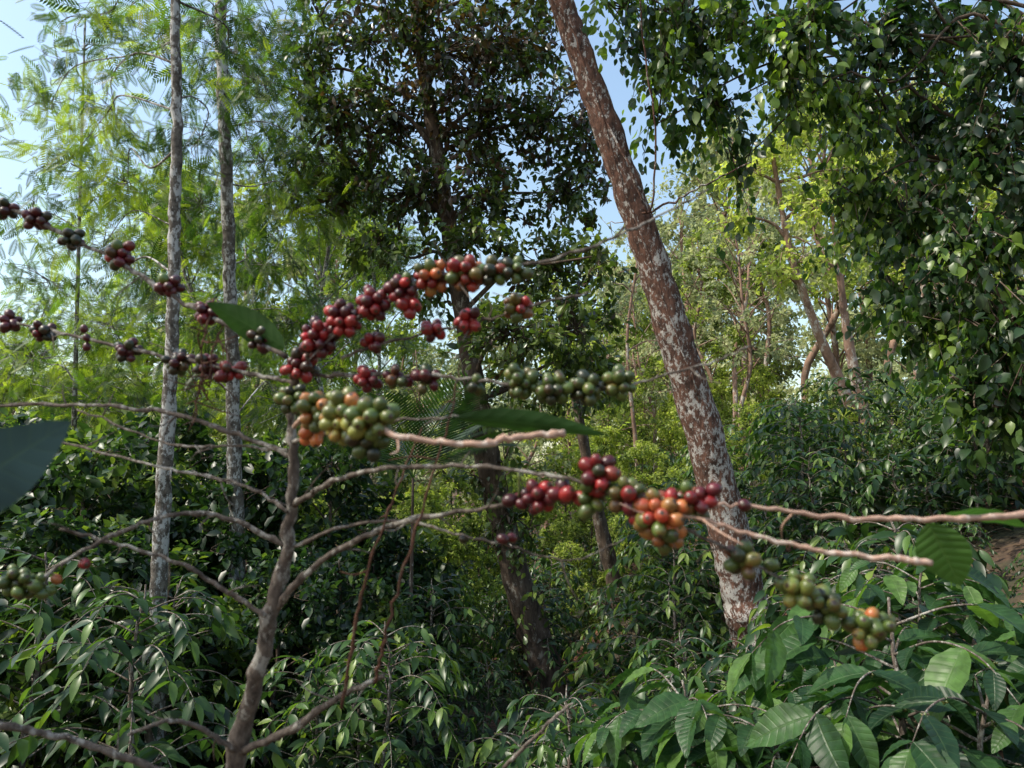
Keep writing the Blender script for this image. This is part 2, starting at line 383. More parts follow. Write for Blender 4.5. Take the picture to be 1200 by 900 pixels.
def special_tree(name, label, trunk, clumps, matW, matL, T, size, lump=0.03, group=None, sides=14, droop=0.5, per=22, twig=0.35,
                 limb_r=0.03, tvar=0.3, extra=None, jit=0.0, twr=0.006, behind=0.0):
    P = [W(a, b, d) for a, b, d, w in trunk]; R = [w / 2 / FPX * d for a, b, d, w in trunk]
    g = to_ground(P[-2], P[-1]); P.append(g); R.append(R[-1] * 1.25)
    base = np.array([g[0], g[1], float(ground(g[0], g[1]))])
    wood = MB(); leaves = MB()
    TP = tube(wood, P, R, sides=sides, seg=10, lump=lump, knots=0.12, jit=jit)
    for cl in clumps:
        px, py, d, rx, ry, n = cl[:6]; bias = cl[6] if len(cl) > 6 else 0
        c = W(px, py, d + behind); rad = np.array([rx, (rx + ry) * 0.6, ry]) / FPX * d
        dist = np.linalg.norm(TP - c, axis=1) + np.maximum(0, TP[:, 2] - c[2] + 0.3) * 1.5
        a = TP[np.argmin(dist)]
        L = np.linalg.norm(c - a)
        m1 = a + (c - a) * 0.35 + rng.normal(0, 0.06, 3) * L + np.array([0, 0, 0.10 * L])
        m2 = a + (c - a) * 0.7 + rng.normal(0, 0.06, 3) * L + np.array([0, 0, 0.10 * L])
        tube(wood, [a, m1, m2, c], [limb_r, limb_r * 0.75, limb_r * 0.5, limb_r * 0.3], sides=7, seg=5, lump=0.05)
        clump_leaves(leaves, wood, c, rad, n, T, size, droop, per, twig, bias, tvar, twr)
    if extra: extra(wood, leaves, TP)
    e = empty(name, base, label, "tree", group)
    part("trunk", wood.mesh(name + "_trunk", matW, base), e)
    part("crown", leaves.mesh(name + "_crown", matL, base), e)
    return e

# big leaning trunk ---------------------------------------------------------
def lean_extra(wood, leaves, TP):
    for pts in ([(700, 120, 6.4), (735, 190, 6.3), (762, 250, 6.35), (768, 150, 6.2), (756, 60, 6.1), (750, 0, 6.0)],
                [(752, 250, 6.4), (790, 235, 6.3), (830, 215, 6.2), (880, 190, 6.1)],
                [(655, 0, 6.3), (690, 90, 6.35), (728, 210, 6.4), (760, 300, 6.4), (820, 470, 6.4)]):
        tube(wood, [W(*p) for p in pts], [0.012, 0.010, 0.007], sides=5, seg=6, jit=0.008)
special_tree("leaning_tree", "tall leaning tree with reddish bark and white lichen patches",
    [(625, -110, 6.6, 25), (657, 0, 6.6, 27), (697, 110, 6.6, 30), (742, 240, 6.6, 34), (790, 390, 6.6, 39), (838, 560, 6.6, 44), (868, 680, 6.6, 49), (882, 735, 6.6, 53)],
    [(600, -190, 6.5, 90, 60, 300), (700, -170, 6.4, 90, 50, 200), (560, -120, 6.4, 60, 40, 100)],
    M_BARKRED, M_HEART, T_ELL, 0.11, lump=0.035, sides=20, extra=lean_extra, jit=0.006)

# dark broadleaf tree --------------------------------------------------------
D = 9.0
cl = []  # last value biases leaf tint: lower crown clumps coloured as if sunnier
for (x, y, rx, ry, n, b) in [(430, 50, 65, 45, 1100, 0), (520, 60, 70, 50, 1300, -.1), (600, 60, 65, 50, 1200, 0), (395, 130, 50, 45, 850, .1), (465, 150, 65, 55, 1300, -.05),
        (560, 150, 75, 60, 1500, -.05), (645, 140, 55, 50, 1100, 0), (400, 215, 50, 38, 850, .15), (480, 225, 60, 42, 1100, 0), (575, 230, 70, 45, 1200, 0), (665, 225, 50, 45, 1000, .1),
        (450, -20, 70, 40, 700, 0), (560, -20, 80, 40, 800, 0), (640, -10, 55, 35, 500, .1), (555, 285, 50, 30, 500, .25), (640, 315, 60, 45, 1100, .3), (600, 390, 60, 42, 950, .4),
        (675, 385, 55, 52, 1000, .4), (450, 285, 50, 30, 450, .2), (500, 330, 45, 35, 450, .2), (640, 450, 60, 40, 800, .45), (705, 440, 32, 45, 380, .45), (560, 60, 100, 70, 700, -.1), (350, 180, 28, 40, 260, .1), (700, 300, 28, 45, 300, .3),
        (360, 90, 32, 45, 350, .1), (375, 20, 30, 35, 250, .1), (690, 165, 20, 40, 240, .1)]:
    cl.append((x, y, D + rng.normal(0, 0.5), rx, ry, n, b))
for (x, y) in [(560, 470), (590, 540), (575, 600), (605, 650), (625, 710), (600, 760), (560, 560), (600, 590), (540, 500), (620, 620)]:
    cl.append((x, y, D - 0.1, 26, 36, 130, 0.3))
special_tree("dark_tree", "dark broadleaf shade tree with dense green crown",
    [(480, -60, D, 10), (493, 60, D, 14), (512, 180, D, 17), (530, 290, D, 20), (548, 400, D, 23), (568, 520, D, 27), (598, 650, D, 33), (625, 740, D, 38), (645, 810, D, 44)],
    cl, M_BARKDARK, M_DARK, T_ELL, 0.096, lump=0.05, droop=0.4, limb_r=0.035)

# slim pale trees ------------------------------------------------------------
F1 = [(110, 20, 6.5, 60, 30, 170, .1), (185, 60, 5.5, 60, 35, 130), (60, 120, 6.4, 45, 30, 90, .3), (135, 130, 6.2, 50, 35, 150, .3), (255, 25, 6.0, 70, 30, 190, -.3), (300, 95, 6.4, 60, 40, 170, -.2),
      (80, 190, 6.6, 50, 30, 110, .3), (150, 215, 6.2, 50, 35, 150, .2), (235, 160, 6.1, 40, 30, 110, -.35), (120, 290, 6.5, 55, 30, 120, .1), (165, 330, 6.1, 36, 36, 100, -.3), (95, 60, 6.5, 40, 25, 60, .3)]
special_tree("slender_tree", "slender pale grey trunk with feathery bright green leaves",
    [(206, -80, 5.2, 8), (205, 0, 5.2, 10), (207, 130, 5.2, 11.5), (204, 280, 5.2, 13), (201, 420, 5.2, 15), (192, 560, 5.2, 17), (186, 700, 5.2, 19), (182, 800, 5.2, 20), (180, 905, 5.2, 22)],
    F1, M_BARKPALE, M_FEATHER, T_FRD, 0.18, lump=0.04, droop=0.35, per=9, twig=0.35, limb_r=0.010, group="slender feathery trees", twr=0.003, jit=0.004, behind=0.3)
F2 = [(260, 60, 8, 70, 50, 300, -.1), (330, 40, 8.2, 60, 40, 230, -.2), (350, 120, 8, 50, 50, 230, -.2), (310, 190, 8, 55, 40, 260), (235, 240, 8.2, 35, 40, 160, -.2), (345, 240, 7.8, 55, 35, 240, .1), (310, 310, 8, 50, 35, 200, -.15),
      (235, 370, 8, 40, 35, 150, -.1), (335, 380, 8, 42, 35, 160), (225, 450, 8, 40, 30, 120, .1), (325, 470, 8, 40, 40, 130, -.1), (380, 190, 8, 45, 30, 140)]
special_tree("slender_tree", "slender grey trunk with fern-like green foliage",
    [(262, -80, 7.2, 10), (258, 0, 7.2, 12), (262, 120, 7.2, 13), (268, 280, 7.2, 14), (272, 420, 7.2, 15), (275, 560, 7.2, 16), (278, 680, 7.2, 17)],
    F2, M_BARKPALE, M_FEATHER, T_FRD, 0.22, lump=0.04, droop=0.35, per=9, twig=0.4, limb_r=0.010, group="slender feathery trees", twr=0.004, jit=0.006, behind=0.7)
F3 = [(40, 250, 12, 50, 35, 110), (110, 230, 12, 60, 40, 150), (60, 330, 12, 55, 35, 120), (130, 380, 12, 60, 40, 160), (40, 420, 12, 50, 40, 120), (110, 470, 12, 70, 35, 180), (30, 510, 12, 50, 30, 120), (160, 530, 12, 60, 30, 130),
      (130, 150, 12, 50, 35, 100), (90, 80, 12, 40, 30, 40)]
special_tree("slender_tree", "tall feathery tree with very thin grey trunk",
    [(100, 20, 12, 2), (96, 150, 12, 3), (92, 300, 12, 4), (88, 450, 12, 5), (85, 600, 12, 7), (84, 680, 12, 8)],
    F3, M_BARKPALE, M_FEATHER, T_FRD, 0.33, lump=0.03, droop=0.3, per=8, twig=0.5, limb_r=0.016, group="slender feathery trees", twr=0.005)

# overhanging tree -------------------------------------------------
R = []  # tint bias paints left clumps as sunlit, inner right ones as shaded
for (x, y, d, rx, ry, n, b) in [(960, 30, 6.0, 60, 42, 620, .25), (1040, 50, 6.4, 70, 48, 900, -.05), (1120, 40, 6.6, 65, 48, 900, -.2), (1190, 70, 5.6, 55, 62, 900, -.2), (1000, 130, 6.2, 48, 42, 600, .25), (1080, 150, 6.8, 64, 50, 900, -.15),
        (1160, 180, 5.8, 62, 60, 1000, -.1), (1000, 225, 6.4, 34, 38, 400, .2), (1065, 260, 6.2, 52, 46, 720, 0), (1145, 290, 5.6, 66, 50, 950, 0), (1050, 345, 6.2, 30, 34, 340, .2), (1115, 375, 5.8, 48, 40, 620, 0),
        (1185, 390, 5.3, 48, 52, 780, -.05), (1150, 450, 5.4, 42, 26, 350, 0), (1195, 480, 5.2, 45, 35, 450, 0), (1230, 250, 5.4, 55, 75, 600, 0),
        (735, 10, 6.8, 48, 26, 330, .25), (800, 20, 6.6, 55, 38, 600, .25), (865, 30, 6.6, 50, 40, 640, .35), (785, 80, 6.6, 34, 38, 320, .15), (840, 125, 6.6, 36, 40, 420, .2), (868, 190, 6.7, 18, 24, 110, .1), (920, 80, 6.4, 38, 50, 520, .35),
        (770, 145, 6.7, 15, 26, 75, 0), (745, 60, 6.8, 20, 28, 120, .1), (900, -40, 6.4, 90, 50, 350, 0), (1050, -50, 6.2, 110, 50, 400, 0)]:
    R.append((x, y, d, rx, ry, n, b))
special_tree("overhanging_tree", "leafy tree with drooping boughs of glossy green leaves",
    [(1290, -120, 6.4, 24), (1275, 60, 6.2, 36), (1290, 250, 6, 48), (1300, 420, 6, 58), (1305, 560, 6, 66)],
    R, M_BARKDARK, M_HEART, T_HRT, 0.090, droop=0.95, per=28, twig=0.6, limb_r=0.022, lump=0.04)

# leaning forked hillside trees ------------------------------------------------
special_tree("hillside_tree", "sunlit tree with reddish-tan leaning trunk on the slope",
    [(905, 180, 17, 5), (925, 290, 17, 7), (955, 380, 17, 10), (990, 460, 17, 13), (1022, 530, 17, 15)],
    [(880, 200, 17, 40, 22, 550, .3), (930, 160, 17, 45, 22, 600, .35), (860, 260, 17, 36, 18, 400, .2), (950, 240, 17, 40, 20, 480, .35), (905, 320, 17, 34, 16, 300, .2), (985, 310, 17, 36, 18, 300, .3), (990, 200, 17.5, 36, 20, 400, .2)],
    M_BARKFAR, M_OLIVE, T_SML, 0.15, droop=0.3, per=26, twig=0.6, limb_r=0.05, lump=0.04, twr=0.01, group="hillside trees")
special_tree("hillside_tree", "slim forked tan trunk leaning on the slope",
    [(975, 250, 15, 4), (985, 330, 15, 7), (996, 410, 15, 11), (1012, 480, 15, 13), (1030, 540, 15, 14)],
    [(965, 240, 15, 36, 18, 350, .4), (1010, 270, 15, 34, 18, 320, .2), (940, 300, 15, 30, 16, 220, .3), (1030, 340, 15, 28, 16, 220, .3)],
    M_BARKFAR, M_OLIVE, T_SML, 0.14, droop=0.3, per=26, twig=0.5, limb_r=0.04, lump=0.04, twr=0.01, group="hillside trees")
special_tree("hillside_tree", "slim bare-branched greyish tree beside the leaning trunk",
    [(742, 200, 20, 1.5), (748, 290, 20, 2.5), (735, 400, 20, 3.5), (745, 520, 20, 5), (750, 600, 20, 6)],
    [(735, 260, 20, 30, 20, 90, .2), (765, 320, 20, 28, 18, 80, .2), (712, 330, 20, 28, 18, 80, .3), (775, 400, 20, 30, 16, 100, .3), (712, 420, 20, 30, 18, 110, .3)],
    M_BARKFAR, M_FAR_HAZE, T_SML, 0.13, droop=0.3, per=12, twig=0.9, limb_r=0.03, lump=0.04, twr=0.012, group="hillside trees")
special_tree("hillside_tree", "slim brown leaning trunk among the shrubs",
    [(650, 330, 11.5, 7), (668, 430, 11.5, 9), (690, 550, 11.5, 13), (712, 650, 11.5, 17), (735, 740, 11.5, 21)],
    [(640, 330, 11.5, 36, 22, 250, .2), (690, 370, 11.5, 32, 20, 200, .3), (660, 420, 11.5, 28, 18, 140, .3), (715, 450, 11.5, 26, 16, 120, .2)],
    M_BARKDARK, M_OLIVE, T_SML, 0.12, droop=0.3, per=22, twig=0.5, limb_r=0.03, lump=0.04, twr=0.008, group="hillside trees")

# small palm ------------------------------------------------------------------
pb = W(478, 600, 7.6); pb[2] = float(ground(pb[0], pb[1])); ptop = W(484, 560, 7.6)
wood = MB(); lv = MB()
tube(wood, [pb - [0, 0, .2], (pb + ptop) / 2 + [0.03, 0, 0], ptop], [.03, .022, .014], sides=8, seg=6, lump=.04)
for i in range(9):
    an = i * 2.4 + .4; u = 1.9 - 0.12 * i
    scatter(lv, T_PALM, [ptop], np.array([[math.cos(an), math.sin(an) * .6, u]]), np.array([[-math.cos(an) * u, -math.sin(an) * u, 1.0]]), 1.1 + .3 * rng.random(), np.array([.35 + .3 * rng.random()]))
e = empty("palm", pb, "small palm with thin arching fronds", "palm")
part("trunk", wood.mesh("palm_trunk", M_BARKDARK, pb), e); part("fronds", lv.mesh("palm_fronds", M_SHRUB, pb), e)

# unseen tree added to cast dappled shade on the foreground plants
SH = [(-4.2, -0.6, 5.6, .7), (-3.7, -1.2, 5.7, .7), (-3.3, -0.3, 5.4, .6), (-4.7, -0.2, 5.9, .7), (-4.3, -1.9, 5.7, .7)]
wood = MB(); lv = MB(); sb = np.array([-3.8, -2.0, float(ground(-3.8, -2.0))])
TP = tube(wood, [sb + [0, 0, -.2], sb + [0.1, 0, 2], sb + [0, .3, 4], sb + [0.1, .6, 6.2]], [.12, .1, .08, .03], sides=10, seg=8, lump=.03)
for x, y_, z, r in SH:
    c = np.array([x, y_, z]); a = TP[20]; tube(wood, [a, (a + c) / 2 + [0, 0, .1], c], [.04, .03, .015], sides=6)
    clump_leaves(lv, wood, c, [r, r, r * .6], 90, T_ELL, .11)
e = empty("added_shade_tree", sb, "unseen tree added to shade the coffee plants", "tree")
part("trunk", wood.mesh("added_shade_trunk", M_BARKDARK, sb), e); part("crown", lv.mesh("added_shade_crown", M_DARK, sb), e)

# ------------------------------------------------------------------ generic tree variants
def gen_tree(H, base, Rr, n, T, size, r0, matW, matL, lean=0.0, nclump=16, droop=0.3, feather=False, name="v", tight=1.0, wob=0.02):
    wood = MB(); leaves = MB()
    x = [np.array([0, 0, -0.4])]
    for i in range(1, 6):
        x.append(np.array([lean * H * i / 5 + rng.normal(0, wob * H), rng.normal(0, wob * H), H * i / 5 * 0.95]))
    TP = tube(wood, x, [r0, r0 * .85, r0 * .7, r0 * .55, r0 * .4, r0 * .15], sides=8, seg=6, lump=0.04)
    for i in range(nclump):
        f = base + (1 - base) * ((i + 0.5) / nclump)
        k = int(f * (len(TP) - 1)); a = TP[max(1, k - 3)]
        prof = math.sin(math.pi * min(1, 0.25 + 0.72 * (f - base) / (1 - base))) 
        an = i * 2.4 + rng.normal(0, 0.4); rr = Rr * prof * (0.45 + 0.55 * rng.random())
        c = TP[k] + np.array([math.cos(an) * rr, math.sin(an) * rr, rng.normal(0, 0.03 * H)])
        m1 = a + (c - a) * 0.5 + np.array([0, 0, 0.12 * rr]) + rng.normal(0, .08, 3) * rr
        tube(wood, [a, m1, c], [r0 * .28, r0 * .18, r0 * .09], sides=5, seg=4)
        cr = Rr * (0.22 + 0.2 * rng.random()) * tight
        clump_leaves(leaves, wood, c, [cr * 1.15, cr * 1.15, cr * 0.6], n // nclump, T, size, droop, 7 if feather else 26, cr * 0.5, rng.normal(0, .12), 0.35, r0 * 0.05)
    return wood.mesh(name + "_trunk", matW), leaves.mesh(name + "_crown", matL)

VAR = {
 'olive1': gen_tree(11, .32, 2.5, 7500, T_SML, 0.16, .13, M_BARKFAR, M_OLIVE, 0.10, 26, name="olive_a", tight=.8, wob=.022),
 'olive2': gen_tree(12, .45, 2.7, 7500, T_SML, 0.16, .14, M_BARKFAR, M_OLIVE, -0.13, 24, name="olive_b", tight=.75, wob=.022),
 'far1': gen_tree(14, .22, 3.4, 8000, T_SML, 0.24, .15, M_BARKFAR, M_FAR_HAZE, 0.05, 26, name="far_a", tight=.85),
 'far2': gen_tree(13, .45, 3.0, 6800, T_SML, 0.23, .15, M_BARKFAR, M_FAR_HAZE, -0.10, 24, name="far_b", tight=.8, wob=.022),
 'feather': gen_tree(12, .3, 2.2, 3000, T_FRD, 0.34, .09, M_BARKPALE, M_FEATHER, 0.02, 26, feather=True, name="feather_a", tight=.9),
 'thin': gen_tree(11, .45, 2.2, 2000, T_SML, 0.15, .10, M_BARKFAR, M_FAR_HAZE, 0.14, 18, name="thin_a", wob=.02),
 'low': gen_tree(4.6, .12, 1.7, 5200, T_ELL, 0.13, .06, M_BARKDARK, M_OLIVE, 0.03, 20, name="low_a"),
 'lowd': gen_tree(4.2, .10, 1.7, 5200, T_ELL, 0.15, .06, M_BARKDARK, M_SHRUB, -0.03, 22, name="low_b"),
}
LAB = {'olive1': ("woodland_tree", "sunlit olive-green tree with tan trunk"), 'olive2': ("woodland_tree", "yellow-green tree leaning on hillside, tan trunk"),
 'far1': ("woodland_tree", "tall green tree with leaves paled for haze"), 'far2': ("woodland_tree", "high-crowned hillside tree with haze-paled green leaves"), 'feather': ("slender_tree", "tall feathery green tree with slim trunk"),
 'thin': ("woodland_tree", "sparse tree with haze-paled leaves and thin tan trunk"), 'low': ("small_tree", "bushy small tree with yellow-green leaves"), 'lowd': ("small_tree", "bushy small tree with dark green leaves")}
def place(var, px, y, top_py=None, s=None, rot=None):
    x = (px - 600) / FPX * y
    z = float(ground(x, y))
    Hn = {'olive1': 11, 'olive2': 12, 'far1': 14, 'far2': 13, 'feather': 12, 'thin': 11, 'low': 4.6, 'lowd': 4.2}[var]
    if s is None:
        topz = CAMZ + (593 - top_py) / FPX * y
        s = max(0.3, (topz - z) / Hn)
    nm, lb = LAB[var]
    e = empty(nm, (x, y, z), lb, "tree", "woodland trees on the slope")
    e.rotation_euler[2] = rng.random() * 6.28 if rot is None else rot
    sw = s if s < 1.1 else 1.1 + (s - 1.1) * 0.5
    e.scale = (sw, sw, s)
    part("trunk", VAR[var][0], e); part("crown", VAR[var][1], e)

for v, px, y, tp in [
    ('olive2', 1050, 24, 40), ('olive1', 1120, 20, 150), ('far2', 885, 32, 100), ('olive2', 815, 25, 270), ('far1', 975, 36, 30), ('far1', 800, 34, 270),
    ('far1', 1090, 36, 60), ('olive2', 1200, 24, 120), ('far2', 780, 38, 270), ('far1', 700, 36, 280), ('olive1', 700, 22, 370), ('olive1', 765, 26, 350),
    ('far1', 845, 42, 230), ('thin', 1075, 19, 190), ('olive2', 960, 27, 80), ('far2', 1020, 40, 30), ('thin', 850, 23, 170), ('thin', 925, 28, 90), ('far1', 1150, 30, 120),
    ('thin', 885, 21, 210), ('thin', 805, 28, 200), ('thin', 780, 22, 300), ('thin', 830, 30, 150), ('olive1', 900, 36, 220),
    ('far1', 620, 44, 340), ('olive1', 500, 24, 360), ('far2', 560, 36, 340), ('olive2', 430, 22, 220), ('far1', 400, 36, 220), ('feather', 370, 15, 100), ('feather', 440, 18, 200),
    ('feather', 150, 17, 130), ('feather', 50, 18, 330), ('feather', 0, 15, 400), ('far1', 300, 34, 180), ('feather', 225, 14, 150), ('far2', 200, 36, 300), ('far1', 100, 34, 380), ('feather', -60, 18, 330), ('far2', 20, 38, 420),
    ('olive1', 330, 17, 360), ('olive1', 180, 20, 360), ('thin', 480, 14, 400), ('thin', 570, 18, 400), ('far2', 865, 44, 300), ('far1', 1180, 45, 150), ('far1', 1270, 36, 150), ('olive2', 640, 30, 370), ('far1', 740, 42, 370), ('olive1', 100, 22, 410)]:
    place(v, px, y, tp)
for v, px, y, tp in [('lowd', 390, 8.5, 520), ('low', 320, 9.4, 540), ('lowd', 110, 7.0, 500), ('lowd', 20, 6.5, 530), ('lowd', 200, 9.0, 470), ('low', 460, 10, 570), ('lowd', -60, 8, 500), ('low', 500, 13, 560), ('low', 730, 13, 600),
    ('lowd', 300, 8.0, 520), ('lowd', 50, 8.5, 480), ('lowd', 150, 8.2, 520), ('lowd', 240, 7.4, 590), ('lowd', 440, 8.2, 600), ('lowd', 340, 6.4, 640), ('lowd', 80, 5.6, 590),
    ('low', 690, 16, 560), ('low', 790, 15, 545), ('lowd', 60, 11, 500), ('lowd', 1130, 9.5, 470), ('lowd', 1215, 8.6, 490), ('low', 1000, 14, 490), ('low', 1080, 13, 480), ('low', 930, 15, 505), ('lowd', 860, 12, 560), ('low', 1160, 12, 450),
    ('low', 560, 14, 590), ('low', 620, 17, 550), ('lowd', 330, 10.5, 500), ('lowd', 150, 6.2, 600), ('lowd', 400, 6.9, 640), ('low', 530, 10.5, 610), ('low', 670, 13, 630), ('low', 770, 10, 625), ('low', 960, 19, 455), ('low', 1040, 18, 450), ('low', 880, 18, 470),
    ('low', 820, 20, 460), ('low', 750, 19, 515), ('low', 1100, 17, 430), ('lowd', 790, 8.5, 650), ('lowd', 1180, 11, 440),
    ('low', 850, 24, 440), ('low', 790, 25, 455), ('low', 900, 26, 425), ('low', 740, 24, 480), ('low', 530, 19, 540), ('low', 590, 20, 530), ('low', 660, 20, 520), ('low', 480, 17, 550), ('low', 700, 21, 500), ('lowd', 1080, 9, 560), ('lowd', 950, 11, 560)]:
    place(v, px, y, tp)

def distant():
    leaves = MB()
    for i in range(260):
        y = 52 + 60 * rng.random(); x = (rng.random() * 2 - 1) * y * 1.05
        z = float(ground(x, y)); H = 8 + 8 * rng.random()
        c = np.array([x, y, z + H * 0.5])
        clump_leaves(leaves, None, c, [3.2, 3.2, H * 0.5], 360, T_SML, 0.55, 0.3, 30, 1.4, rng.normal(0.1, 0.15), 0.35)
    o = bpy.data.objects.new("distant_forest", leaves.mesh("distant_forest", M_FAR_HAZE)); COL.objects.link(o)
    o["kind"] = "stuff"; o["label"] = "green forest on far slope, colour paled for haze"; o["category"] = "forest"
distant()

# ------------------------------------------------------------------ coffee bushes
def pack(c, ax, n, r, it=40):
    P = c + unit(rng.normal(0, 1, (n, 3))) * (rng.random(n) ** 0.33)[:, None] * ax
    for _ in range(it):
        Dm = P[:, None] - P[None]; L = np.linalg.norm(Dm, axis=2) + np.eye(n) * 9
        push = np.maximum(0, 2 * r * 0.8 - L)
        P = P + 0.5 * np.sum(Dm / L[..., None] * push[..., None], axis=1)
        P = P + (c - P) * 0.035
    return P
PAL = {'g': (0.08, 0.12, 0.025), 'y': (0.24, 0.25, 0.05), 'o': (0.44, 0.15, 0.045), 'r': (0.26, 0.021, 0.02), 'm': (0.07, 0.008, 0.012), 'd': (0.026, 0.032, 0.012)}
def berries(mb, c, ax, n, pal, r=0.0068):
    P = pack(c, ax, n, r)
    out = unit(P - c + rng.normal(0, 0.003, P.shape))
    A = np.array([PAL[pal[rng.integers(len(pal))]] for _ in range(n)]); B = np.array([PAL[pal[rng.integers(len(pal))]] for _ in range(n)])
    k = rng.random((n, 1)) ** 1.5
    cols = (A * (1 - k) + B * k) * (0.6 + 0.65 * rng.random((n, 1)))
    scatter(mb, T_BER, P, out, unit(np.cross(out, rng.normal(0, 1, (n, 3)))), r * (0.64 + 0.30 * rng.random(n)), col=np.c_[cols, np.ones(n)])

def coffee_variant(H, nb, T, size, name, blen=0.75, matL=M_COFFEE, fruit=False):
    wood = MB(); leaves = MB(); fr = MB()
    TP = tube(wood, [[0, 0, -0.2], [0.03, 0.02, H * .4], [-0.02, 0.03, H * .75], [0.02, 0, H]], [0.022, 0.018, 0.012, 0.005], sides=7, seg=8, jit=0.005)
    an = 0
    for i in range(nb):
        f = 0.08 + 0.9 * (i / nb); k = int(f * (len(TP) - 1)); a = TP[k]
        an += 2.4 + rng.normal(0, .3)
        L = blen * (1.05 - 0.55 * f ** 2) * (0.75 + 0.4 * rng.random())
        h = np.array([math.cos(an), math.sin(an), 0])
        P = [a, a + h * L * .4 + [0, 0, L * .16], a + h * L * .75 + [0, 0, L * .14], a + h * L + [0, 0, -L * .05]]
        C = tube(wood, P, [0.006, 0.004, 0.003, 0.0015], sides=5, seg=6)
        nn = max(4, int(L / (size * 0.42)))
        for q in range(nn):
            t = 0.22 + 0.78 * q / (nn - 1); ii = int(t * (len(C) - 1)); p = C[ii]
            dr = unit(C[min(ii + 1, len(C) - 1)] - C[ii - 1])
            sd = unit(np.cross(dr, [0, 0, 1]))
            for sg in (-1, 1):
                if rng.random() < 0.15: continue
                X = dr * (0.45 + 0.4 * rng.random()) + sd * sg + rng.normal(0, .3, 3) + np.array([0, 0, -0.05 - 0.5 * rng.random()])
                Nn = np.array([0, 0, 1]) + rng.normal(0, .4, 3)
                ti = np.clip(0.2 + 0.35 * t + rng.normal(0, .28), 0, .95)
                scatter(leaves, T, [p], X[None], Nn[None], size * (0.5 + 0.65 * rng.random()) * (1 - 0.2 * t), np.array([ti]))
            if fruit and t < 0.8 and rng.random() < 0.35:
                berries(fr, p + np.array([0, 0, -0.006]), 0.012, 7, 'ggggd', 0.0055)
        scatter(leaves, T, [C[-1]], (C[-1] - C[-2] + [0, 0, -.002])[None], np.array([[0, 0.1, 1]]), size * .7, np.array([0.9]))
    r = [("stem", wood.mesh(name + "_stem", M_STEM)), ("foliage", leaves.mesh(name + "_foliage", matL))]
    if fruit and fr.V: r.append(("unripe_berries", fr.mesh(name + "_berries", M_BERRY)))
    return r
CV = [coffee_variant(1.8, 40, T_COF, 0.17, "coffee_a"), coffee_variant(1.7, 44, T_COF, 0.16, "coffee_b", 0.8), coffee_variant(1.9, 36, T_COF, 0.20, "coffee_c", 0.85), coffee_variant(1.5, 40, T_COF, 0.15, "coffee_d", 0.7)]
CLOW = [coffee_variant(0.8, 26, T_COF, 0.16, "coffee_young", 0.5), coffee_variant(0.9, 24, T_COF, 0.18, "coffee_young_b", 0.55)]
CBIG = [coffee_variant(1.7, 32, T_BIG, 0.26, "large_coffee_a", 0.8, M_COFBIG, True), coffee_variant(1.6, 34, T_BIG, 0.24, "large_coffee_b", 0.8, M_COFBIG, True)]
def bush(var, x, y, s, rot=None, label="dark green coffee bush with drooping glossy leaves"):
    z = float(ground(x, y))
    e = empty("coffee_bush", (x, y, z), label, "bush", "coffee bushes on the ground")
    e.rotation_euler[2] = rng.random() * 6.28 if rot is None else rot; e.scale = (s, s, s)
    for nm, me in var:
        o = part(nm, me, e)
        if nm == "unripe_berries": o["kind"] = "stuff"
PROF_X = [-200, 0, 150, 300, 480, 570, 680, 760, 850, 950, 1010, 1110, 1135, 1300]
PROF_Y = [620, 630, 640, 670, 730, 800, 800, 740, 735, 730, 650, 620, 695, 695]
cnt = 0
y = 3.6
while y < 24:
    step = 1.05 + 0.05 * y
    x = -0.85 * y - 0.5
    while x < 0.85 * y + 1:
        xx = x + rng.normal(0, .25 * step); yy = y + rng.normal(0, .25 * step)
        px = 600 + xx / yy * FPX
        s = (1.05 if px < 380 else 0.85 if px < 760 else 1.0) * (0.8 + 0.42 * rng.random())
        if yy < 7.2 or (560 < px < 700 and yy < 9.2):
            tp = np.interp(px, PROF_X, PROF_Y) + rng.normal(0, 22)
            smax = (CAMZ + (593 - tp) / FPX * yy - float(ground(xx, yy))) / 1.85
            s = min(s, max(smax, 0.35))
        if not (yy < 3.4) and cnt < 210 and not (1130 < px < 1250 and 4.3 < yy < 6.8):
            bush(CV[rng.integers(4)], xx, yy, s); cnt += 1
        x += step
    y += step * 0.95
for k in range(80):
    yy = 3.6 + 8.5 * rng.random(); px = 560 + 640 * rng.random(); xx = (px - 600) / FPX * yy
    if 570 < px < 690 and 5.5 < yy < 9: continue
    if px > 1115 and yy < 6.8: continue
    bush(CLOW[k % 2], xx, yy, 0.75 + 0.5 * rng.random(), label="young low coffee bush with glossy leaves")
for i, (px, yy, topy) in enumerate([(790, 2.7, 770), (890, 2.4, 775), (1030, 2.3, 680), (1120, 1.9, 735), (1210, 2.2, 730), (960, 3.0, 735), (1065, 3.2, 640), (1010, 1.7, 850), (730, 3.3, 810), (1240, 1.7, 800)]):
    xx = (px - 600) / FPX * yy; z = float(ground(xx, yy))
    topz = CAMZ + (593 - topy) / FPX * yy
    bush(CBIG[i % 2], xx, yy, max(0.35, (topz - z) / 1.75), label="coffee bush with large veined green leaves and unripe berries")

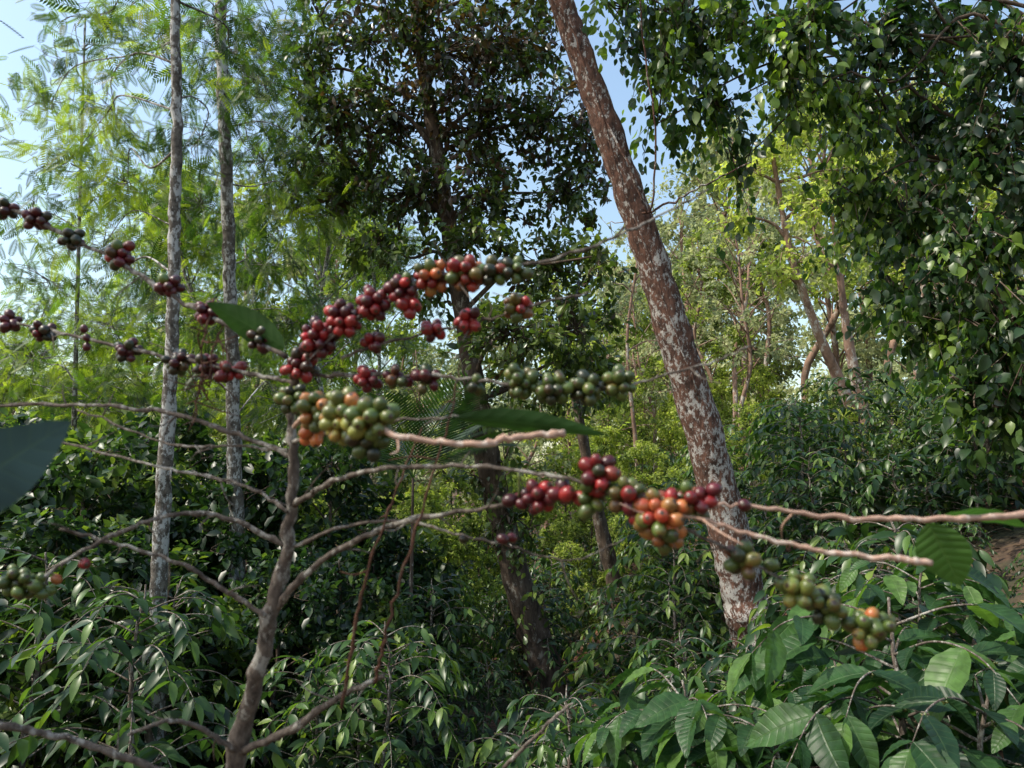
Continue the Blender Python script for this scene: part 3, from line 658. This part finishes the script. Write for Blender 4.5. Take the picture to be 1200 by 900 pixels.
# ------------------------------------------------------------------ foreground fruiting coffee plant
def plant(stem_pts, stem_w, branches, label, name="coffee_plant", leafmat=None):
    P = [W(*p) for p in stem_pts]; R = [w / 2 / FPX * p[2] for w, p in zip(stem_w, stem_pts)]
    end = P[-1]; gx, gy = end[0] - .02, end[1] + .01; gz = float(ground(gx, gy)) - 0.05
    n = max(3, int((end[2] - gz) / 0.12))
    for i in range(1, n + 1):
        f = i / n; P.append(np.array([end[0] + (gx - end[0]) * f, end[1] + (gy - end[1]) * f, end[2] + (gz - end[2]) * f])); R.append(R[len(stem_pts) - 1] * (1 + .3 * f))
    base = np.array([gx, gy, gz + 0.05])
    e = empty(name, base, label, "plant", "fruiting coffee plants")
    mb = MB(); tube(mb, P, R, sides=14, seg=7, lump=0.04, knots=0.35, jit=0.0011)
    part("stem", mb.mesh(name + "_stem", M_STEM, base), e)
    for b in branches:
        pts = [W(*p) for p in b['p']]
        Rr = [w * .8 / 2 / FPX * p[2] for w, p in zip(np.linspace(b['w'][0], b['w'][1], len(pts)), b['p'])]
        mb = MB(); C = tube(mb, pts, Rr, sides=9, seg=8, lump=0.035, knots=0.55, jit=0.0008)
        for _ in range(b.get('tw', 2)):
            k = rng.integers(2, len(C) - 2); L = rng.uniform(.015, .05)
            v = unit(rng.normal(0, 1, 3) + [0, 0, -.2]) * L
            tube(mb, [C[k], C[k] + v * .5 + rng.normal(0, .003, 3), C[k] + v], [.0010, .0008, .0004], sides=5, seg=3)
        br = part("branch", mb.mesh("branch", b.get('m', M_STEM), base), e, b.get('label'))
        for (px, py, rx, ry, n, pal) in b.get('c', ()):
            pp = np.array([[p[0], p[2]] for p in b['p']]); o = np.argsort(pp[:, 0])
            d = float(np.interp(px, pp[o, 0], pp[o, 1])) + b.get('dz', 0)
            c = W(px, py, d); ax = np.array([rx, (rx + ry) * .5, ry]) / FPX * d * 0.8
            fb = MB(); berries(fb, c, ax, n, pal, b.get('r', 0.0062))
            ii = np.argmin(np.linalg.norm(C - c, axis=1))
            tube(fb, [C[ii], (C[ii] + c) / 2, c], [0.0012, 0.0012, 0.0012], sides=5, seg=2)
            fb.C[-1] = np.tile(np.array([[0.1, 0.12, 0.04, 1]]), (len(fb.V[-1]), 1))
            part("berry_cluster", fb.mesh("berry_cluster", M_BERRY, base), br)
        for (a, bb, wid, nrm, ti, *mt) in b.get('l', ()):
            A = W(*a); B = W(*bb); L = np.linalg.norm(B - A)
            lb = MB(); T = dict(T_BIG); T['V'] = T_BIG['V'] * np.array([1, wid * .88, 0.45])
            scatter(lb, T, [A], (B - A)[None], np.array([nrm], float), L, np.array([ti]))
            ii = np.argmin(np.linalg.norm(C - A, axis=1))
            tube(lb, [C[ii], A], [0.001, 0.001], sides=5, seg=2, tint=0.3)
            part("leaf", lb.mesh("leaf", (mt[0] if mt else leafmat) or M_COFBIG, base), br)

BR = [
 dict(p=[(-60, 222, .86), (0, 240, .84), (60, 268, .82), (130, 302, .80), (200, 345, .76), (265, 380, .73), (335, 418, .70)], w=(4, 7), r=0.0067, tw=5,
      c=[(6, 246, 15, 12, 8, 'mmd'), (42, 258, 18, 14, 12, 'mmmd'), (84, 280, 17, 14, 10, 'dmdd'), (140, 299, 22, 16, 14, 'mrdgm'), (198, 335, 15, 16, 10, 'gdmm'), (243, 366, 14, 16, 9, 'rmm'), (305, 396, 16, 16, 11, 'ddgm')],
      l=[((334, 408, .70), (252, 354, .72), .85, (0.2, 0.9, 0.35), 0.75, M_PLAIN)]),
 dict(p=[(-60, 362, .86), (0, 374, .84), (60, 388, .82), (150, 408, .79), (230, 425, .75), (300, 440, .72), (350, 450, .70)], w=(3.5, 6), r=0.0067, tw=6,
      c=[(12, 378, 14, 10, 8, 'mmd'), (50, 389, 16, 12, 10, 'mdm'), (98, 386, 6, 6, 1, 'm'), (102, 401, 8, 8, 2, 'm'), (150, 411, 20, 14, 13, 'ddmm'), (210, 424, 18, 16, 13, 'gddm'), (243, 430, 14, 18, 11, 'mdm'), (270, 436, 14, 12, 8, 'rmd')]),
 dict(p=[(338, 470, .70), (352, 430, .68), (385, 395, .66), (440, 360, .65), (500, 332, .64), (560, 318, .63), (620, 310, .63), (700, 287, .64), (770, 255, .66), (830, 222, .68)], w=(9, 2.5), r=0.0066, tw=8,
      c=[(352, 430, 24, 18, 18, 'mmdr'), (374, 398, 26, 26, 26, 'mmmr'), (402, 375, 24, 22, 22, 'mmrr'), (438, 356, 22, 20, 19, 'mrrd'), (472, 338, 20, 18, 16, 'rmrg'), (506, 323, 22, 18, 17, 'rromg'), (546, 322, 25, 20, 22, 'rrorg'), (578, 318, 15, 13, 9, 'rgd'), (603, 316, 13, 16, 9, 'dgd'), (480, 358, 13, 10, 6, 'rr')]),
 dict(p=[(400, 420, .67), (450, 402, .66), (510, 388, .66), (560, 378, .66), (610, 362, .66), (690, 342, .67)], w=(5, 2.5), r=0.0064, tw=6,
      c=[(437, 402, 14, 12, 7, 'mmr'), (507, 387, 14, 10, 7, 'rmr'), (550, 376, 14, 13, 9, 'rrm'), (607, 360, 18, 14, 12, 'rgrg')]),
 dict(p=[(360, 440, .69), (430, 440, .66), (500, 440, .64), (570, 447, .63), (640, 455, .62), (740, 450, .62), (820, 428, .63), (885, 405, .65)], w=(6, 2.5), r=0.0064,
      c=[(430, 444, 16, 13, 9, 'mrm'), (465, 443, 14, 15, 9, 'rmmg'), (500, 443, 12, 15, 8, 'mdmg'), (557, 452, 10, 10, 3, 'gd'), (610, 447, 20, 16, 15, 'gggd'), (648, 455, 22, 15, 17, 'gggd'), (688, 455, 22, 15, 17, 'ggdg'), (726, 449, 18, 14, 12, 'ggg')]),
 dict(p=[(345, 500, .66), (370, 480, .58), (410, 485, .52), (455, 506, .49), (510, 518, .49), (560, 520, .49), (610, 512, .50), (660, 508, .51)], w=(7, 10), m=M_TAN, label="snapped tan twig with pale cut end", r=0.0067,
      c=[(345, 468, 24, 20, 15, 'gggd'), (376, 482, 26, 26, 24, 'ggoy'), (408, 490, 28, 30, 34, 'ygoygy'), (438, 492, 24, 26, 22, 'ggyg'), (365, 508, 14, 12, 6, 'oog'), (432, 515, 24, 14, 11, 'ggd')]),
 dict(p=[(340, 520, .70), (420, 500, .62), (480, 492, .60), (540, 488, .58)], w=(5, 2.5), l=[((532, 490, .58), (716, 497, .55), .38, (0.0, 0.75, 0.55), 0.3, M_PLAIN)]),
 dict(p=[(-40, 478, .80), (40, 474, .78), (120, 476, .76), (200, 484, .74), (270, 506, .72), (345, 535, .70)], w=(3.5, 7), tw=6),
 dict(p=[(90, 480, .80), (200, 520, .78), (270, 522, .74), (340, 528, .70)], w=(2.5, 4), tw=5),
 dict(p=[(60, 515, .82), (160, 540, .78), (200, 550, .76), (290, 570, .73), (338, 600, .70)], w=(3, 5), tw=5),
 dict(p=[(30, 690, .62), (90, 650, .64), (150, 620, .66), (210, 602, .68), (270, 608, .70), (335, 640, .71)], w=(5, 7), tw=4,
      c=[(20, 682, 28, 18, 16, 'gggd'), (44, 690, 14, 12, 7, 'ggd'), (66, 680, 10, 8, 1, 'o'), (98, 660, 10, 8, 1, 'r')]),
 dict(p=[(70, 620, .66), (140, 638, .68), (215, 662, .70), (262, 690, .71), (312, 722, .71)], w=(4, 7), tw=4),
 dict(p=[(345, 592, .70), (385, 567, .66), (440, 550, .63), (520, 546, .60), (600, 550, .57), (680, 565, .54), (770, 585, .51)], w=(8, 4), tw=5,
      c=[(608, 585, 13, 10, 4, 'mm'), (634, 582, 20, 13, 12, 'mrm'), (660, 577, 10, 10, 4, 'mr'), (702, 556, 22, 18, 14, 'mrrd'), (692, 584, 16, 12, 9, 'ggr'), (735, 580, 20, 17, 13, 'grgm'), (775, 603, 30, 26, 29, 'orgrog'), (752, 600, 14, 16, 8, 'ggr'), (780, 628, 18, 13, 9, 'ggo'), (814, 588, 15, 20, 10, 'rrgm'), (828, 578, 8, 10, 3, 'rm')], r=0.0067),
 dict(p=[(318, 722, .72), (350, 680, .70), (405, 640, .68), (470, 612, .65), (560, 597, .62), (640, 582, .58), (720, 578, .54)], w=(10, 4), tw=4),
 dict(p=[(345, 640, .71), (400, 618, .68), (470, 610, .66), (540, 628, .64), (600, 640, .62), (665, 658, .62), (730, 632, .62)], w=(5, 2),
      c=[(543, 632, 5, 5, 1, 'd'), (595, 632, 6, 6, 2, 'md')]),
 dict(p=[(760, 596, .51), (830, 612, .50), (900, 632, .50), (970, 646, .50), (1040, 653, .50), (1092, 660, .50)], w=(4, 9), m=M_TAN, label="bare sunlit tan twig"),
 dict(p=[(780, 610, .51), (840, 638, .51), (900, 672, .52), (960, 705, .52), (1030, 745, .52)], w=(5, 3.5), r=0.0065,
      c=[(868, 655, 16, 14, 9, 'ggrgd'), (905, 662, 8, 8, 1, 'g'), (935, 690, 16, 20, 12, 'ggyg'), (968, 710, 18, 18, 12, 'ggd'), (1012, 735, 20, 19, 14, 'gygog'), (1032, 732, 14, 16, 6, 'gg')]),
 dict(p=[(285, 880, .74), (340, 855, .72), (400, 815, .70), (450, 792, .69)], w=(11, 7)),
 dict(p=[(276, 880, .74), (230, 852, .72), (195, 845, .70), (150, 862, .68)], w=(8, 4)),
 dict(p=[(270, 930, .74), (180, 900, .70), (100, 872, .68), (40, 856, .66), (-30, 845, .64)], w=(10, 8)),
 dict(p=[(400, 830, .66), (418, 720, .64), (440, 640, .63), (470, 560, .64), (495, 500, .65)], w=(5, 2), m=M_RUST, label="dried reddish-brown shoot"),
 dict(p=[(440, 800, .64), (452, 740, .62), (478, 650, .62), (505, 560, .63), (530, 480, .64), (540, 410, .66)], w=(5, 2), m=M_RUST, label="dried reddish-brown shoot"),
 dict(p=[(250, 350, .74), (238, 400, .72), (236, 440, .72), (226, 490, .72)], w=(3, 2), m=M_RUST, label="dried drooping twig", tw=14),
 dict(p=[(262, 380, .74), (250, 410, .73), (246, 450, .72), (240, 470, .72)], w=(3, 1.5), m=M_RUST, label="dried drooping twig", tw=10),
]
plant([(340, 462, .70), (341, 500, .70), (344, 560, .70), (337, 640, .71), (318, 720, .72), (300, 800, .73), (276, 890, .75)], [9, 10, 12, 14, 17, 18, 21], BR,
      "bare-branched coffee plant bearing red, orange and green cherries")
BR2 = [
 dict(p=[(1330, 590, .62), (1200, 603, .58), (1120, 608, .56), (1040, 608, .55), (960, 604, .54), (880, 594, .53), (820, 590, .52)], w=(11, 4), m=M_TAN,
      c=[(872, 592, 8, 8, 1, 'm')], label="long pale horizontal branch",
      l=[((1088, 612, .56), (1128, 692, .56), 1.5, (-0.6, -0.6, 0.5), .85), ((1100, 606, .56), (1195, 600, .60), .6, (0, .4, 1), .7)]),
]
plant([(1330, 560, .62), (1335, 700, .62), (1340, 880, .64)], [12, 20, 28], BR2, "coffee plant with a long bare horizontal branch")
BR3 = [dict(p=[(-190, 470, .42), (-140, 500, .40), (-100, 560, .38), (-75, 590, .37)], w=(6, 4), l=[((-85, 600, .37), (72, 500, .37), 1.15, (0.35, -0.9, -0.25), 0.9)])]
plant([(-190, 420, .42), (-195, 560, .42), (-200, 800, .43)], [10, 14, 20], BR3, "coffee shoot with a broad dark blue-green leaf", leafmat=M_BLUELEAF)
BR4 = [dict(p=[(590, 900, .95), (620, 870, .93), (650, 840, .92), (672, 824, .92)], w=(6, 3), label="thin cut twig")]
plant([(575, 905, .96), (570, 960, .96), (560, 1020, .97)], [8, 10, 14], BR4, "small coffee sapling with a cut twig")

# ------------------------------------------------------------------ light, sky, camera
az = math.radians(-110); el = math.radians(50)
sv = np.array([math.sin(az) * math.cos(el), math.cos(az) * math.cos(el), math.sin(el)])
from mathutils import Vector
ld = bpy.data.lights.new("sun", 'SUN'); ld.energy = 5.0; ld.angle = math.radians(0.5); ld.color = (1.0, 0.94, 0.80)
lo = bpy.data.objects.new("sun", ld); COL.objects.link(lo)
lo.rotation_euler = Vector(-sv).to_track_quat('-Z', 'Y').to_euler(); lo.location = (-20, 5, 30)
w = bpy.data.worlds.new("World"); scene.world = w; w.use_nodes = True
nt = w.node_tree; bg = nt.nodes["Background"]; sk = nt.nodes.new("ShaderNodeTexSky"); sk.sky_type = 'NISHITA'
sk.sun_disc = False; sk.sun_elevation = el; sk.sun_rotation = az; sk.air_density = 1.8; sk.dust_density = 2.5; sk.ozone_density = 2.0
nt.links.new(sk.outputs[0], bg.inputs[0]); bg.inputs[1].default_value = 0.26

cam = bpy.data.cameras.new("camera"); co = bpy.data.objects.new("camera", cam); COL.objects.link(co)
co.location = (0, 0, CAMZ); co.rotation_euler = (math.pi / 2 + PITCH, 0, 0)
cam.sensor_width = 36; cam.lens = FPX / 1200 * 36; cam.clip_end = 3000; cam.clip_start = 0.02
cam.dof.use_dof = True; cam.dof.focus_distance = 7.0; cam.dof.aperture_fstop = 9.5
scene.camera = co
scene.view_settings.view_transform = 'Standard'; scene.view_settings.look = 'None'; scene.view_settings.exposure = 0
